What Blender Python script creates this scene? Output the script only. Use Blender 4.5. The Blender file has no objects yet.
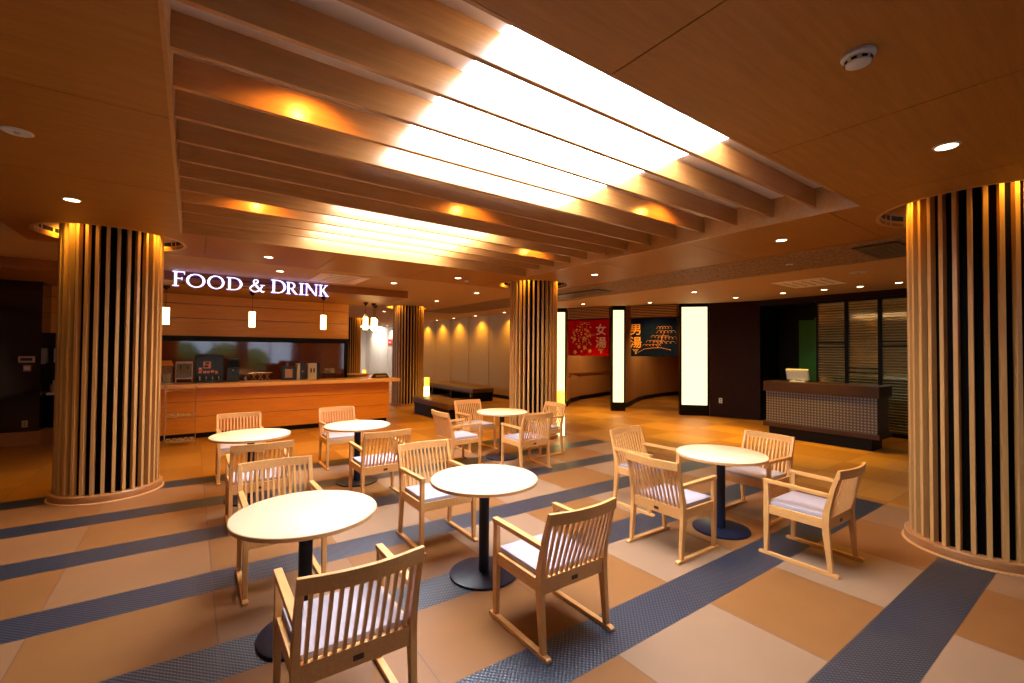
import bpy, bmesh, math, random
from mathutils import Matrix, Vector
from mathutils.geometry import delaunay_2d_cdt
random.seed(7)
PI = math.pi
COL = bpy.context.scene.collection

# ------------------------------------------------------------------ materials
MATS = {}
def nodes_of(m):
    m.use_nodes = True
    return m.node_tree.nodes, m.node_tree.links, m.node_tree.nodes['Principled BSDF']

def plain(name, col, rough=.5, metal=0, spec=.5, coat=0, noise=.0, nscale=20, bump=0, bscale=60):
    m = bpy.data.materials.new(name); N, L, b = nodes_of(m)
    b.inputs['Roughness'].default_value = rough; b.inputs['Metallic'].default_value = metal
    b.inputs['Specular IOR Level'].default_value = spec; b.inputs['Coat Weight'].default_value = coat
    tc = N.new('ShaderNodeTexCoord')
    nz = N.new('ShaderNodeTexNoise'); nz.inputs['Scale'].default_value = nscale; L.new(tc.outputs['Object'], nz.inputs['Vector'])
    mx = N.new('ShaderNodeMix'); mx.data_type = 'RGBA'
    mx.inputs['A'].default_value = (*[c*(1-noise) for c in col], 1); mx.inputs['B'].default_value = (*[min(1, c*(1+noise)) for c in col], 1)
    L.new(nz.outputs['Fac'], mx.inputs['Factor']); L.new(mx.outputs['Result'], b.inputs['Base Color'])
    if bump:
        n2 = N.new('ShaderNodeTexNoise'); n2.inputs['Scale'].default_value = bscale; L.new(tc.outputs['Object'], n2.inputs['Vector'])
        bp = N.new('ShaderNodeBump'); bp.inputs['Strength'].default_value = bump; bp.inputs['Distance'].default_value = .004
        L.new(n2.outputs['Fac'], bp.inputs['Height']); L.new(bp.outputs['Normal'], b.inputs['Normal'])
    MATS[name] = m; return m

def wood(name, dark, light, rough=.45, stretch=(1, 12, 12), scale=3.0, coat=0, spec=.5, grain=.5):
    m = bpy.data.materials.new(name); N, L, b = nodes_of(m)
    b.inputs['Roughness'].default_value = rough; b.inputs['Coat Weight'].default_value = coat; b.inputs['Specular IOR Level'].default_value = spec
    b.inputs['Coat Roughness'].default_value = .25
    tc = N.new('ShaderNodeTexCoord'); mp = N.new('ShaderNodeMapping'); mp.inputs['Scale'].default_value = stretch
    L.new(tc.outputs['Object'], mp.inputs['Vector'])
    nz = N.new('ShaderNodeTexNoise'); nz.inputs['Scale'].default_value = scale; nz.inputs['Detail'].default_value = 6; nz.inputs['Roughness'].default_value = .65
    nz.inputs['Distortion'].default_value = .3
    L.new(mp.outputs['Vector'], nz.inputs['Vector'])
    cr = N.new('ShaderNodeValToRGB'); cr.color_ramp.elements[0].position = .5-grain*.4; cr.color_ramp.elements[1].position = .5+grain*.4
    cr.color_ramp.elements[0].color = (*dark, 1); cr.color_ramp.elements[1].color = (*light, 1)
    L.new(nz.outputs['Fac'], cr.inputs['Fac']); L.new(cr.outputs['Color'], b.inputs['Base Color'])
    bp = N.new('ShaderNodeBump'); bp.inputs['Strength'].default_value = .08; bp.inputs['Distance'].default_value = .002
    L.new(nz.outputs['Fac'], bp.inputs['Height']); L.new(bp.outputs['Normal'], b.inputs['Normal'])
    MATS[name] = m; return m

def emit(name, col, strength, base=(.8, .8, .8)):
    m = bpy.data.materials.new(name); N, L, b = nodes_of(m)
    b.inputs['Base Color'].default_value = (*base, 1); b.inputs['Roughness'].default_value = .4
    b.inputs['Emission Color'].default_value = (*col, 1); b.inputs['Emission Strength'].default_value = strength
    MATS[name] = m; return m

wood('ceiling_wood', (.29, .108, .012), (.39, .155, .021), .5, (1, 14, 14), 2.2)
wood('beam_wood', (.36, .155, .04), (.48, .22, .065), .3, (1, 16, 16), 2.5, spec=.6)
wood('column_wood', (.49, .255, .082), (.57, .30, .10), .4, (14, 14, 1), 2.5)
wood('base_wood', (.34, .14, .05), (.48, .22, .08), .3, (3, 3, 20), 3)
wood('counter_wood', (.58, .21, .02), (.72, .29, .03), .4, (1, 14, 14), 2)
wood('counter_top', (.72, .42, .22), (.8, .5, .28), .3, (1, 10, 10), 2)
wood('chair_wood', (.60, .275, .08), (.71, .355, .115), .38, (10, 10, 2.5), 5, spec=.5)
wood('chair_wood_side', (.60, .275, .08), (.71, .355, .115), .38, (14, 2, 14), 5, spec=.5)
wood('table_wood', (.80, .60, .36), (.86, .66, .41), .35, (1.5, 16, 16), 4)
wood('dark_wood', (.012, .003, .002), (.026, .006, .003), .5, (12, 2, 30), 2, spec=.12)
wood('desk_wood', (.035, .014, .008), (.05, .02, .011), .4, (20, 1, 20), 2, spec=.2)
wood('bench_leather', (.10, .045, .02), (.15, .07, .03), .4, (6, 6, 6), 4)
plain('table_edge', (.55, .28, .11), .4, noise=.1)
plain('paint_cream', (.50, .32, .15), .7, noise=.03)
plain('paint_upper', (.86, .82, .84), .6, noise=.02)
plain('paint_wall', (.60, .44, .27), .7, noise=.04, nscale=4)
plain('wall_beige', (.56, .36, .15), .8, noise=.06, nscale=30)
plain('wall_daylit', (.66, .58, .48), .8, noise=.08, nscale=30)  # far end of the room: daylight on the wall put into a whiter colour
plain('alcove_paint', (.50, .26, .10), .65, noise=.05)
plain('core_black', (.002, .0015, .0015), .7, spec=.05)
plain('black', (.006, .006, .007), .4, spec=.2)
plain('near_black', (.005, .0035, .003), .4, spec=.15)
plain('navy_metal', (.006, .010, .028), .35, noise=.1, spec=.35)
plain('cushion_fabric', (.38, .325, .36), .85, noise=.06, nscale=120, bump=.3, bscale=400)
plain('steel', (.6, .6, .6), .25, 1)
plain('white_plastic', (.58, .58, .58), .4)
plain('black_plastic', (.015, .015, .016), .25)
plain('bottle_plastic', (.45, .30, .2), .3)
plain('dark_glass_wall', (.16, .035, .012), .07, spec=1.0, coat=1.0, noise=.15, nscale=8)
plain('lattice_strip', (.30, .28, .11), .5)
plain('coated_glass', (.34, .33, .20), .06, .75)
plain('dark_mirror_wall', (.012, .003, .002), .06, spec=.8)
plain('green_wall', (.012, .13, .004), .6)
plain('red_cloth', (.42, .0, .006), .8, spec=.05, noise=.1, nscale=60)
plain('blue_cloth', (.003, .010, .065), .8, spec=.05, noise=.15, nscale=60)
plain('gold_print', (.80, .42, .12), .6)
plain('pale_print', (.75, .50, .40), .6)
plain('dim_print', (.10, .07, .06), .6)
plain('pink_print', (.70, .32, .25), .6)
plain('ceramic', (.72, .7, .66), .25)
plain('hedge_leaf', (.10, .32, .03), .7, noise=.5, nscale=6)
plain('outdoor_stone', (.35, .36, .38), .8, noise=.1)
plain('grille_grey', (.10, .07, .05), .5)
plain('sign_red', (.7, .01, .01), .5)
plain('brass_dark', (.06, .03, .02), .35, .6)
emit('skylight', (.78, .89, 1.0), 31)
emit('box_light', (1.0, .90, .48), 1.5)
emit('lantern_paper', (1.0, .50, .03), 1.9)
emit('lantern_core', (1.0, .80, .30), 5)
emit('lamp_glass', (1.0, .66, .22), 11.0)
emit('downlight_lens', (1.0, .78, .45), 14)
emit('letter_face', (.86, .86, 1.0), 2.2)
emit('letter_side', (.12, .07, 1.0), 1.3)
emit('panel_light', (.95, 1.0, 1.0), 14)

def glassy(name, col, rough, alpha):
    m = bpy.data.materials.new(name); N, L, b = nodes_of(m)
    b.inputs['Base Color'].default_value = (*col, 1); b.inputs['Roughness'].default_value = rough
    b.inputs['Transmission Weight'].default_value = alpha; b.inputs['IOR'].default_value = 1.45
    MATS[name] = m
glassy('clear_plastic', (.85, .8, .72), .08, .85)
glassy('screen_glass', (.30, .28, .16), .03, .55)
glassy('window_glass', (.97, .98, 1.0), 0.0, .97)

# woven desk front: little light studs over a brown weave
def weave(name, base, dot, s):
    m = bpy.data.materials.new(name); N, L, b = nodes_of(m)
    tc = N.new('ShaderNodeTexCoord'); mp = N.new('ShaderNodeMapping'); mp.inputs['Scale'].default_value = (s, s, s)
    L.new(tc.outputs['Object'], mp.inputs['Vector'])
    vf = N.new('ShaderNodeVectorMath'); vf.operation = 'FRACTION'; L.new(mp.outputs['Vector'], vf.inputs[0])
    vs = N.new('ShaderNodeVectorMath'); vs.operation = 'SUBTRACT'; L.new(vf.outputs[0], vs.inputs[0]); vs.inputs[1].default_value = (.5, .5, .5)
    sp = N.new('ShaderNodeSeparateXYZ'); L.new(vs.outputs[0], sp.inputs[0])
    def mt(op, a, bb):
        n = N.new('ShaderNodeMath'); n.operation = op
        for i, v in enumerate((a, bb)):
            if isinstance(v, (int, float)): n.inputs[i].default_value = v
            elif v is not None: L.new(v, n.inputs[i])
        return n.outputs[0]
    d = mt('MAXIMUM', mt('ABSOLUTE', sp.outputs['Y'], None), mt('ABSOLUTE', sp.outputs['Z'], None))
    f = mt('LESS_THAN', d, .2); g = mt('GREATER_THAN', d, .42)
    mx = N.new('ShaderNodeMix'); mx.data_type = 'RGBA'; mx.inputs['A'].default_value = (*base, 1); mx.inputs['B'].default_value = (*dot, 1); L.new(f, mx.inputs['Factor'])
    m2 = N.new('ShaderNodeMix'); m2.data_type = 'RGBA'; m2.inputs['B'].default_value = (*[c*.35 for c in base], 1); L.new(g, m2.inputs['Factor']); L.new(mx.outputs['Result'], m2.inputs['A'])
    L.new(m2.outputs['Result'], b.inputs['Base Color']); b.inputs['Roughness'].default_value = .45
    MATS[name] = m
weave('desk_weave', (.075, .05, .042), (.22, .18, .155), 20)

def stone(name):
    m = bpy.data.materials.new(name); N, L, b = nodes_of(m)
    tc = N.new('ShaderNodeTexCoord'); v = N.new('ShaderNodeTexVoronoi'); v.inputs['Scale'].default_value = 26
    L.new(tc.outputs['Object'], v.inputs['Vector'])
    cr = N.new('ShaderNodeValToRGB'); cr.color_ramp.elements[0].color = (.42, .28, .17, 1); cr.color_ramp.elements[1].color = (.18, .10, .055, 1)
    cr.color_ramp.elements[1].position = .7
    L.new(v.outputs['Distance'], cr.inputs['Fac']); L.new(cr.outputs['Color'], b.inputs['Base Color']); b.inputs['Roughness'].default_value = .7
    bp = N.new('ShaderNodeBump'); bp.inputs['Strength'].default_value = .5; bp.inputs['Distance'].default_value = .01
    L.new(v.outputs['Distance'], bp.inputs['Height']); L.new(bp.outputs['Normal'], b.inputs['Normal'])
    MATS[name] = m
stone('band_stone')

# floor: checker of mat panels divided by blue woven bands (pattern laid out in metres)
BAND0, PER, BW, SX0, SX = .685, 1.005, .325, -.735, .886
def floor_mat(name='floor_mats'):
    m = bpy.data.materials.new(name); N, L, b = nodes_of(m)
    tc = N.new('ShaderNodeTexCoord'); sp = N.new('ShaderNodeSeparateXYZ'); L.new(tc.outputs['Object'], sp.inputs[0])
    def mt(op, a, bb=None, c=None):
        n = N.new('ShaderNodeMath'); n.operation = op
        for i, v in enumerate((a, bb, c)):
            if v is None: continue
            if isinstance(v, (int, float)): n.inputs[i].default_value = v
            else: L.new(v, n.inputs[i])
        return n.outputs[0]
    def mix(f, a, c):
        n = N.new('ShaderNodeMix'); n.data_type = 'RGBA'; L.new(f, n.inputs['Factor'])
        for k, v in (('A', a), ('B', c)):
            if isinstance(v, tuple): n.inputs[k].default_value = (*v, 1)
            else: L.new(v, n.inputs[k])
        return n.outputs['Result']
    X, Y = sp.outputs['X'], sp.outputs['Y']
    yy = mt('DIVIDE', mt('SUBTRACT', Y, BAND0), PER); j = mt('FLOOR', yy); fy = mt('MULTIPLY', mt('SUBTRACT', yy, j), PER)
    xx = mt('DIVIDE', mt('SUBTRACT', X, SX0), SX); i = mt('FLOOR', xx); fx = mt('MULTIPLY', mt('SUBTRACT', xx, i), SX)
    par = mt('MODULO', mt('ADD', mt('ADD', i, j), 200), 2)      # 1 = pale mat
    zone = mt('MULTIPLY', mt('MULTIPLY', mt('LESS_THAN', X, 6.22), mt('LESS_THAN', Y, 7.06)), mt('GREATER_THAN', Y, -6))
    band = mt('MULTIPLY', mt('LESS_THAN', fy, BW), zone)
    nz = N.new('ShaderNodeTexNoise'); nz.inputs['Scale'].default_value = 4; nz.inputs['Detail'].default_value = 5; L.new(tc.outputs['Object'], nz.inputs['Vector'])
    tan = mix(nz.outputs['Fac'], (.205, .080, .022), (.25, .102, .030)); pale = mix(nz.outputs['Fac'], (.26, .150, .088), (.30, .178, .105))
    wn = N.new('ShaderNodeTexWhiteNoise'); wn.noise_dimensions = '2D'; cb = N.new('ShaderNodeCombineXYZ'); L.new(i, cb.inputs[0]); L.new(j, cb.inputs[1]); L.new(cb.outputs[0], wn.inputs['Vector'])
    odd = mt('MULTIPLY', mt('COMPARE', i, 3-1, .1), mt('COMPARE', j, 1, .1))
    par = mt('MULTIPLY', mt('SUBTRACT', 1, odd), mt('MULTIPLY', mt('MULTIPLY', par, mt('SUBTRACT', 1, mt('MULTIPLY', mt('LESS_THAN', i, 1.5), .6))), mt('ADD', .6, mt('MULTIPLY', wn.outputs['Value'], .4))))
    mats = mix(par, tan, pale)
    # outside the banded zone all mats are closer in colour
    outs = mix(par, (.30, .125, .018), (.42, .20, .035))
    mats = mix(zone, outs, mats)
    # weave of the band: diagonal dots
    def tri(v, s):
        return mt('ABSOLUTE', mt('SUBTRACT', mt('FRACT', mt('MULTIPLY', v, s)), .5))
    u = mt('ADD', X, mt('MULTIPLY', Y, 1)); w = mt('SUBTRACT', X, mt('MULTIPLY', Y, 1))
    dots = mt('GREATER_THAN', mt('MULTIPLY', tri(u, 36), tri(w, 36)), .075)
    bandc = mix(dots, (.010, .013, .022), (.038, .050, .085))
    col = mix(band, mats, bandc)
    # seams
    edge = mt('MINIMUM', fx, mt('SUBTRACT', SX, fx))
    s1 = mt('LESS_THAN', edge, .004)
    e2 = mt('MINIMUM', mt('MINIMUM', fy, mt('SUBTRACT', PER, fy)), mt('ABSOLUTE', mt('SUBTRACT', fy, BW)))
    s2 = mt('LESS_THAN', e2, .003)
    seam = mt('MAXIMUM', s1, s2)
    col = mix(mt('MULTIPLY', seam, .55), col, (.10, .05, .03))
    L.new(col, b.inputs['Base Color'])
    L.new(mt('ADD', .35, mt('MULTIPLY', band, .35)), b.inputs['Specular IOR Level']); rg = mt('SUBTRACT', .46, mt('MULTIPLY', band, .10)); L.new(rg, b.inputs['Roughness']); 
    hgt = mt('ADD', mt('MULTIPLY', mt('MULTIPLY', tri(u, 36), tri(w, 36)), mt('MULTIPLY', band, 6)), mt('MULTIPLY', seam, -.6))
    bp = N.new('ShaderNodeBump'); bp.inputs['Strength'].default_value = .5; bp.inputs['Distance'].default_value = .004
    L.new(hgt, bp.inputs['Height']); L.new(bp.outputs['Normal'], b.inputs['Normal'])
    MATS[name] = m
floor_mat()

# ------------------------------------------------------------------ mesh helpers
class MB:
    def __init__(s): s.bm = bmesh.new()
    def box(s, x0, x1, y0, y1, z0, z1, M=None):
        r = bmesh.ops.create_cube(s.bm, size=1)
        T = Matrix.Translation(((x0+x1)/2, (y0+y1)/2, (z0+z1)/2)) @ Matrix.Diagonal((abs(x1-x0), abs(y1-y0), abs(z1-z0), 1))
        bmesh.ops.transform(s.bm, matrix=(M or Matrix()) @ T, verts=r['verts']); return s
    def cyl(s, x, y, z0, z1, r0, r1=None, seg=48, M=None):
        r1 = r0 if r1 is None else r1
        r = bmesh.ops.create_cone(s.bm, cap_ends=True, segments=seg, radius1=r0, radius2=r1, depth=z1-z0)
        bmesh.ops.transform(s.bm, matrix=(M or Matrix()) @ Matrix.Translation((x, y, (z0+z1)/2)), verts=r['verts']); return s
    def lathe(s, prof, seg=48, M=None, closed=False):
        rings = []
        for (r, z) in prof:
            rings.append([s.bm.verts.new((r*math.cos(2*PI*k/seg), r*math.sin(2*PI*k/seg), z)) for k in range(seg)])
        n = len(prof)
        for a in range(n if closed else n-1):
            A, B = rings[a], rings[(a+1) % n]
            for k in range(seg):
                s.bm.faces.new((A[k], A[(k+1) % seg], B[(k+1) % seg], B[k]))
        if not closed:
            if prof[0][0] > 1e-6: s.bm.faces.new(list(reversed(rings[0])))
            if prof[-1][0] > 1e-6: s.bm.faces.new(rings[-1])
        if M:
            bmesh.ops.transform(s.bm, matrix=M, verts=[v for r in rings for v in r])
        return s
    def prism(s, pts, z0, z1, M=None):
        a = [s.bm.verts.new((x, y, z0)) for x, y in pts]; b = [s.bm.verts.new((x, y, z1)) for x, y in pts]
        n = len(pts)
        s.bm.faces.new(list(reversed(a))); s.bm.faces.new(b)
        for k in range(n): s.bm.faces.new((a[k], a[(k+1) % n], b[(k+1) % n], b[k]))
        if M: bmesh.ops.transform(s.bm, matrix=M, verts=a+b)
        return s
    def loft(s, secs):       # list of closed sections, same number of points
        R = [[s.bm.verts.new(p) for p in sec] for sec in secs]; n = len(secs[0])
        for A, B in zip(R, R[1:]):
            for k in range(n): s.bm.faces.new((A[k], A[(k+1) % n], B[(k+1) % n], B[k]))
        s.bm.faces.new(list(reversed(R[0]))); s.bm.faces.new(R[-1]); return s
    def tube(s, pts, r, seg=8):
        P = [Vector(p) for p in pts]; secs = []
        for i, p in enumerate(P):
            t = (P[min(i+1, len(P)-1)] - P[max(i-1, 0)]).normalized()
            up = Vector((0, 0, 1)) if abs(t.z) < .9 else Vector((1, 0, 0))
            a = t.cross(up).normalized(); c = t.cross(a)
            secs.append([p + r*(a*math.cos(2*PI*k/seg) + c*math.sin(2*PI*k/seg)) for k in range(seg)])
        return s.loft(secs)
    def build(s, name, mat, parent=None, bevel=0, smooth=False, loc=None, rot=None):
        bm = s.bm
        bmesh.ops.recalc_face_normals(bm, faces=bm.faces)
        if bevel:
            ed = [e for e in bm.edges if len(e.link_faces) == 2 and e.calc_face_angle(0) > .6]
            bmesh.ops.bevel(bm, geom=ed, offset=bevel, segments=2, affect='EDGES', profile=.6, clamp_overlap=True)
        me = bpy.data.meshes.new(name); bm.to_mesh(me); bm.free()
        me.materials.append(MATS[mat])
        if smooth:
            for p in me.polygons: p.use_smooth = True
            me.set_sharp_from_angle(angle=math.radians(40))
        o = bpy.data.objects.new(name, me); COL.objects.link(o)
        if parent: o.parent = parent
        if loc: o.location = loc
        if rot: o.rotation_euler = rot
        return o

def tag(o, label, cat, group=None, kind=None):
    if label: o['label'] = label
    if cat: o['category'] = cat
    if group: o['group'] = group
    if kind: o['kind'] = kind
    return o
def thing(name, label, cat, loc=(0, 0, 0), rz=0, group=None):
    o = bpy.data.objects.new(name, None); COL.objects.link(o); o.empty_display_size = .1
    o.location = loc; o.rotation_euler = (0, 0, rz); return tag(o, label, cat, group)
def struct(o): o['kind'] = 'structure'; return o
def dup(root, loc, rz, label, group=None):
    r = root.copy(); COL.objects.link(r); r.location = loc; r.rotation_euler = (0, 0, rz); r['label'] = label
    if group: r['group'] = group
    for ch in list(root.children):
        c = ch.copy(); COL.objects.link(c); c.parent = r
        for g in list(ch.children):
            d = g.copy(); COL.objects.link(d); d.parent = c
    return r

def plate(name, outer, holes, z0, z1, mat, parent=None):
    """flat slab with holes, thickness z0..z1"""
    vs, es = [], []
    for loop in [outer] + holes:
        b = len(vs); vs += [Vector(p) for p in loop]; n = len(loop)
        es += [(b+k, b+(k+1) % n) for k in range(n)]
    v2, e2, f2, *_ = delaunay_2d_cdt(vs, es, [], 0, 1e-6)
    def inside(p, poly):
        c = False; n = len(poly)
        for i in range(n):
            x1, y1 = poly[i]; x2, y2 = poly[(i+1) % n]
            if (y1 > p[1]) != (y2 > p[1]) and p[0] < (x2-x1)*(p[1]-y1)/(y2-y1)+x1: c = not c
        return c
    bm = bmesh.new(); V = [bm.verts.new((v.x, v.y, z0)) for v in v2]
    for f in f2:
        cx = sum(v2[i].x for i in f)/len(f); cy = sum(v2[i].y for i in f)/len(f)
        if not inside((cx, cy), outer) or any(inside((cx, cy), h) for h in holes): continue
        try: bm.faces.new([V[i] for i in f])
        except ValueError: pass
    for v in [v for v in bm.verts if not v.link_faces]: bm.verts.remove(v)
    r = bmesh.ops.extrude_face_region(bm, geom=list(bm.faces))
    bmesh.ops.translate(bm, vec=(0, 0, z1-z0), verts=[g for g in r['geom'] if isinstance(g, bmesh.types.BMVert)])
    m = MB.__new__(MB); m.bm = bm
    return m.build(name, mat, parent)
def rect(x0, x1, y0, y1): return [(x0, y0), (x1, y0), (x1, y1), (x0, y1)]
def circle(x, y, r, n=48): return [(x+r*math.cos(2*PI*k/n), y+r*math.sin(2*PI*k/n)) for k in range(n)]

def lamp(name, kind, loc, energy, col, parent=None, size=100, blend=.6, radius=.04, rot=None):
    d = bpy.data.lights.new(name, kind); d.energy = energy; d.color = col
    if kind == 'SPOT': d.spot_size = math.radians(size); d.spot_blend = blend
    if kind in ('SPOT', 'POINT'): d.shadow_soft_size = radius
    o = bpy.data.objects.new(name, d); COL.objects.link(o); o.location = loc
    if rot: o.rotation_euler = rot
    if parent: o.parent = parent
    return o

# ------------------------------------------------------------------ camera (eye level, 16 mm)
F_PX, YAW, PITCH, ROLL, EYE = 451.83, math.radians(35.355), math.radians(1.160), math.radians(.437), 1.65
Fv = Vector((math.sin(YAW)*math.cos(PITCH), math.cos(YAW)*math.cos(PITCH), math.sin(PITCH)))
Rt = Vector((math.cos(YAW), -math.sin(YAW), 0)); Up = Rt.cross(Fv)
R2 = Rt*math.cos(ROLL) + Up*math.sin(ROLL); U2 = -Rt*math.sin(ROLL) + Up*math.cos(ROLL)
cam = bpy.data.cameras.new('camera'); co = bpy.data.objects.new('camera', cam); COL.objects.link(co)
M = Matrix((R2, U2, -Fv)).transposed().to_4x4(); M.translation = (0, 0, EYE); co.matrix_world = M
cam.sensor_width = 36; cam.lens = F_PX/1024*36; cam.clip_start = .05; cam.clip_end = 200
bpy.context.scene.camera = co

# ------------------------------------------------------------------ room shell
CZ = 2.92
COLUMNS = [(-.75, 6.94), (5.48, .84), (5.38, 6.87), (5.30, 12.85), (5.25, 18.9)]
fl = MB().box(-5.2, 18.2, -5.2, 28.2, -.1, 0).build('floor', 'floor_mats'); struct(fl)

HR = .65
OPEN = (-.11, 4.66, 1.42, 6.16)
g = .004
gaps = [rect(x-g, x+g, y0, y1) for x, y0, y1 in ((.12, -5, 1.42), (1.55, -5, 1.42), (3.0, -5, 1.42), (4.45, -5, 1.42), (.12, 6.16, 7.65), (1.6, 6.16, 7.65), (3.05, 6.16, 7.65), (4.66, 6.16, 7.65))]
gaps += [rect(4.66, 6.2, y-g, y+g) for y in (1.66, 3.12, 4.6, 6.1)] + [rect(-1.6, -.11, y-g, y+g) for y in (.15, 1.64, 3.12, 4.6)]
circ = lambda i: circle(*COLUMNS[i], HR)
WOODR = rect(-1.6, 6.2, -5.1, 7.65); BANDR = rect(6.2, 7.66, -5.1, 14)
wc = struct(plate('ceiling', WOODR, [rect(*OPEN)] + gaps + [circ(0), circ(1), circ(2)], CZ, CZ+.03, 'ceiling_wood'))
struct(plate('ceiling', rect(-5.2, 18.2, -5.2, 28.2), [WOODR, BANDR, circ(3), circ(4)], CZ, CZ+.05, 'paint_cream'))
struct(plate('ceiling', BANDR, [], CZ+.012, CZ+.05, 'band_stone'))
# backing above the boards (dark), open above the coffer and the column pockets
struct(plate('ceiling', rect(-1.7, 6.3, -5.1, 7.75), [rect(*OPEN)] + [circ(i) for i in (0, 1, 2)], CZ+.052, CZ+.1, 'near_black'))
# trims along board edge
struct(MB().box(6.19, 6.22, -5.1, 7.65, CZ-.006, CZ+.03).build('trim_1', 'ceiling_wood'))
# coffer
UZ = 3.165
x0, x1, y0, y1 = OPEN; x0 += .005; x1 -= .005; y0 += .005; y1 -= .005
t = MB(); t.box(x0-.018, x0, y0-.018, y1+.018, CZ-.003, UZ+.1); t.box(x1, x1+.018, y0-.018, y1+.018, CZ-.003, UZ+.1)
t.box(x0, x1, y0-.018, y0, CZ-.002, UZ+.1); t.box(x0, x1, y1, y1+.018, CZ-.002, UZ+.1)
struct(t.build('trim_2', 'beam_wood'))
PA = (1.17, 3.08, 1.44, 3.22); PB = (1.17, 3.08, 4.36, 6.12)
struct(plate('ceiling', rect(x0, x1, y0, y1), [rect(*PA), rect(*PB)], UZ, UZ+.08, 'paint_upper'))
for P, w in ((PA, 'nearer'), (PB, 'farther')):
    k = thing('skylight_panel', f'{w} glowing white light panel above the wooden ceiling beams', 'skylight', ((P[0]+P[1])/2, (P[2]+P[3])/2, UZ), 0)
    hx, hy = (P[1]-P[0])/2, (P[3]-P[2])/2
    MB().box(-hx+.022, hx-.022, -hy+.022, hy-.022, -.008, .05).build('diffuser', 'skylight', k)
    f = MB()
    for a in (-hx, hx-.02): f.box(a, a+.02, -hy, hy, 0, .07)
    for a in (-hy, hy-.02): f.box(-hx+.02, hx-.02, a, a+.02, 0, .07)
    f.build('frame', 'paint_upper', k)
# beams
ORD = ['nearest', 'second nearest', 'third nearest', 'fourth nearest', 'fifth nearest', 'sixth nearest', 'sixth farthest', 'fifth farthest', 'fourth farthest', 'third farthest', 'second farthest', 'farthest']
for k in range(12):
    y = 1.751 + .3675*k
    b = MB().box(x0+.003, x1-.003, 0, .032, 0, .166).build('ceiling_beam', 'beam_wood', None, .003, loc=(0, y, 2.985))
    tag(b, f'{ORD[k]} of the twelve wooden beams crossing the ceiling opening', 'beam', 'wooden beams across the ceiling opening')
# column pockets
for i, (cx, cy) in enumerate(COLUMNS):
    p = MB(); p.lathe([(HR, CZ-.004), (HR+.03, CZ-.004), (HR+.03, 3.2), (HR, 3.2)], 64, Matrix.Translation((cx, cy, 0)), closed=True)
    struct(p.build(f'trim_{3+i}', 'column_wood', smooth=True))
    struct(MB().cyl(cx, cy, 3.2, 3.22, HR+.03).build(f'trim_{10+i}', 'near_black'))

# outer walls
def wall(name, pts, z0, z1, th, mat):
    m = MB()
    for (a, b) in zip(pts, pts[1:]):
        A, B = Vector(a), Vector(b); d = (B-A).normalized(); n = Vector((-d.y, d.x))*th
        m.prism([tuple(A-d*.001), tuple(B+d*.001), tuple(B+n+d*.001), tuple(A+n-d*.001)], z0, z1)
    return struct(m.build(name, mat))
wall('wall_left', [(-5, -5), (-5, 12)], 0, CZ, .15, 'paint_wall')
wall('wall_far', [(-5, 28), (8.9, 28)], 0, CZ, .15, 'wall_daylit')
# rear wall behind the camera with three windows onto a garden
RW = MB(); wins = [(-2.2, 2.0), (2.5, 4.7), (6.3, 8.3)]; xs = -5.1
for a, b in wins:
    RW.box(xs, a, -5.15, -5, 0, CZ); RW.box(a, b, -5.15, -5, 0, .35); RW.box(a, b, -5.15, -5, 2.5, CZ); xs = b
RW.box(xs, 11.5, -5.15, -5, 0, CZ); struct(RW.build('wall_rear', 'paint_wall'))
for n, (a, b) in enumerate(wins):
    w = MB(); w.box(a, b, -5.1, -5.04, .35, .41); w.box(a, b, -5.1, -5.04, 2.44, 2.5)
    k = max(2, round((b-a)/1.1)); 
    for q in range(k+1):
        xx = a+(b-a)*q/k; w.box(max(a, xx-.03), min(b, xx+.03), -5.1, -5.04, .41, 2.44)
    wf = struct(w.build(f'window_{n+1}', 'near_black'))
    MB().box(a, b, -5.075, -5.07, .41, 2.44).build('pane', 'window_glass', wf)

# beige panelled wall beyond the columns
seams = [12.35+1.47*k for k in range(-1, 11)]
for part_, (ya, yb) in enumerate(((10.4, 21.17), (21.17, 28))):
    w = MB(); w.box(8.80, 8.9, ya, yb, 0, CZ); prev = ya
    for s_ in [q for q in seams if ya < q < yb-.2] + [yb-.001]:
        w.box(8.775, 8.80, prev+.012, s_-.15, .12, CZ); w.box(8.782, 8.80, s_-.125, s_-.012, .12, CZ); prev = s_
    struct(w.build('wall_right', ('wall_beige', 'wall_daylit')[part_]))
struct(MB().box(8.765, 8.80, 10.4, 28, 0, .11).build('baseboard_right', 'near_black'))
# alcoves of the two bath entrances
wall('wall_alcove', [(9.04, 10.12), (9.25, 10.16), (9.9, 10.75), (10.8, 11.25), (13.3, 11.95), (17.5, 12.6)], 0, CZ, .12, 'alcove_paint')
wall('baseboard_alcove', [(9.22, 10.09), (9.92, 10.71), (10.81, 11.21), (13.31, 11.91)], 0, .13, .03, 'near_black')
bw = [(9.95, 8.62), (10.5, 8.98), (11.1, 9.28), (11.9, 9.75), (12.8, 10.15), (14.2, 10.45), (17.5, 10.7)]
wall('wall_divider', bw, 0, CZ, .12, 'alcove_paint')
wall('baseboard_divider', [(x+.012, y-.035) for x, y in bw[1:]], 0, .13, .03, 'near_black')
wall('wall_entrance', [(11.0, 6.62), (17.5, 10.3)], 0, CZ, -.12, 'alcove_paint')
struct(MB().box(17.5, 17.65, 6, 14, 0, CZ).build('wall_end', 'alcove_paint'))
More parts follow.
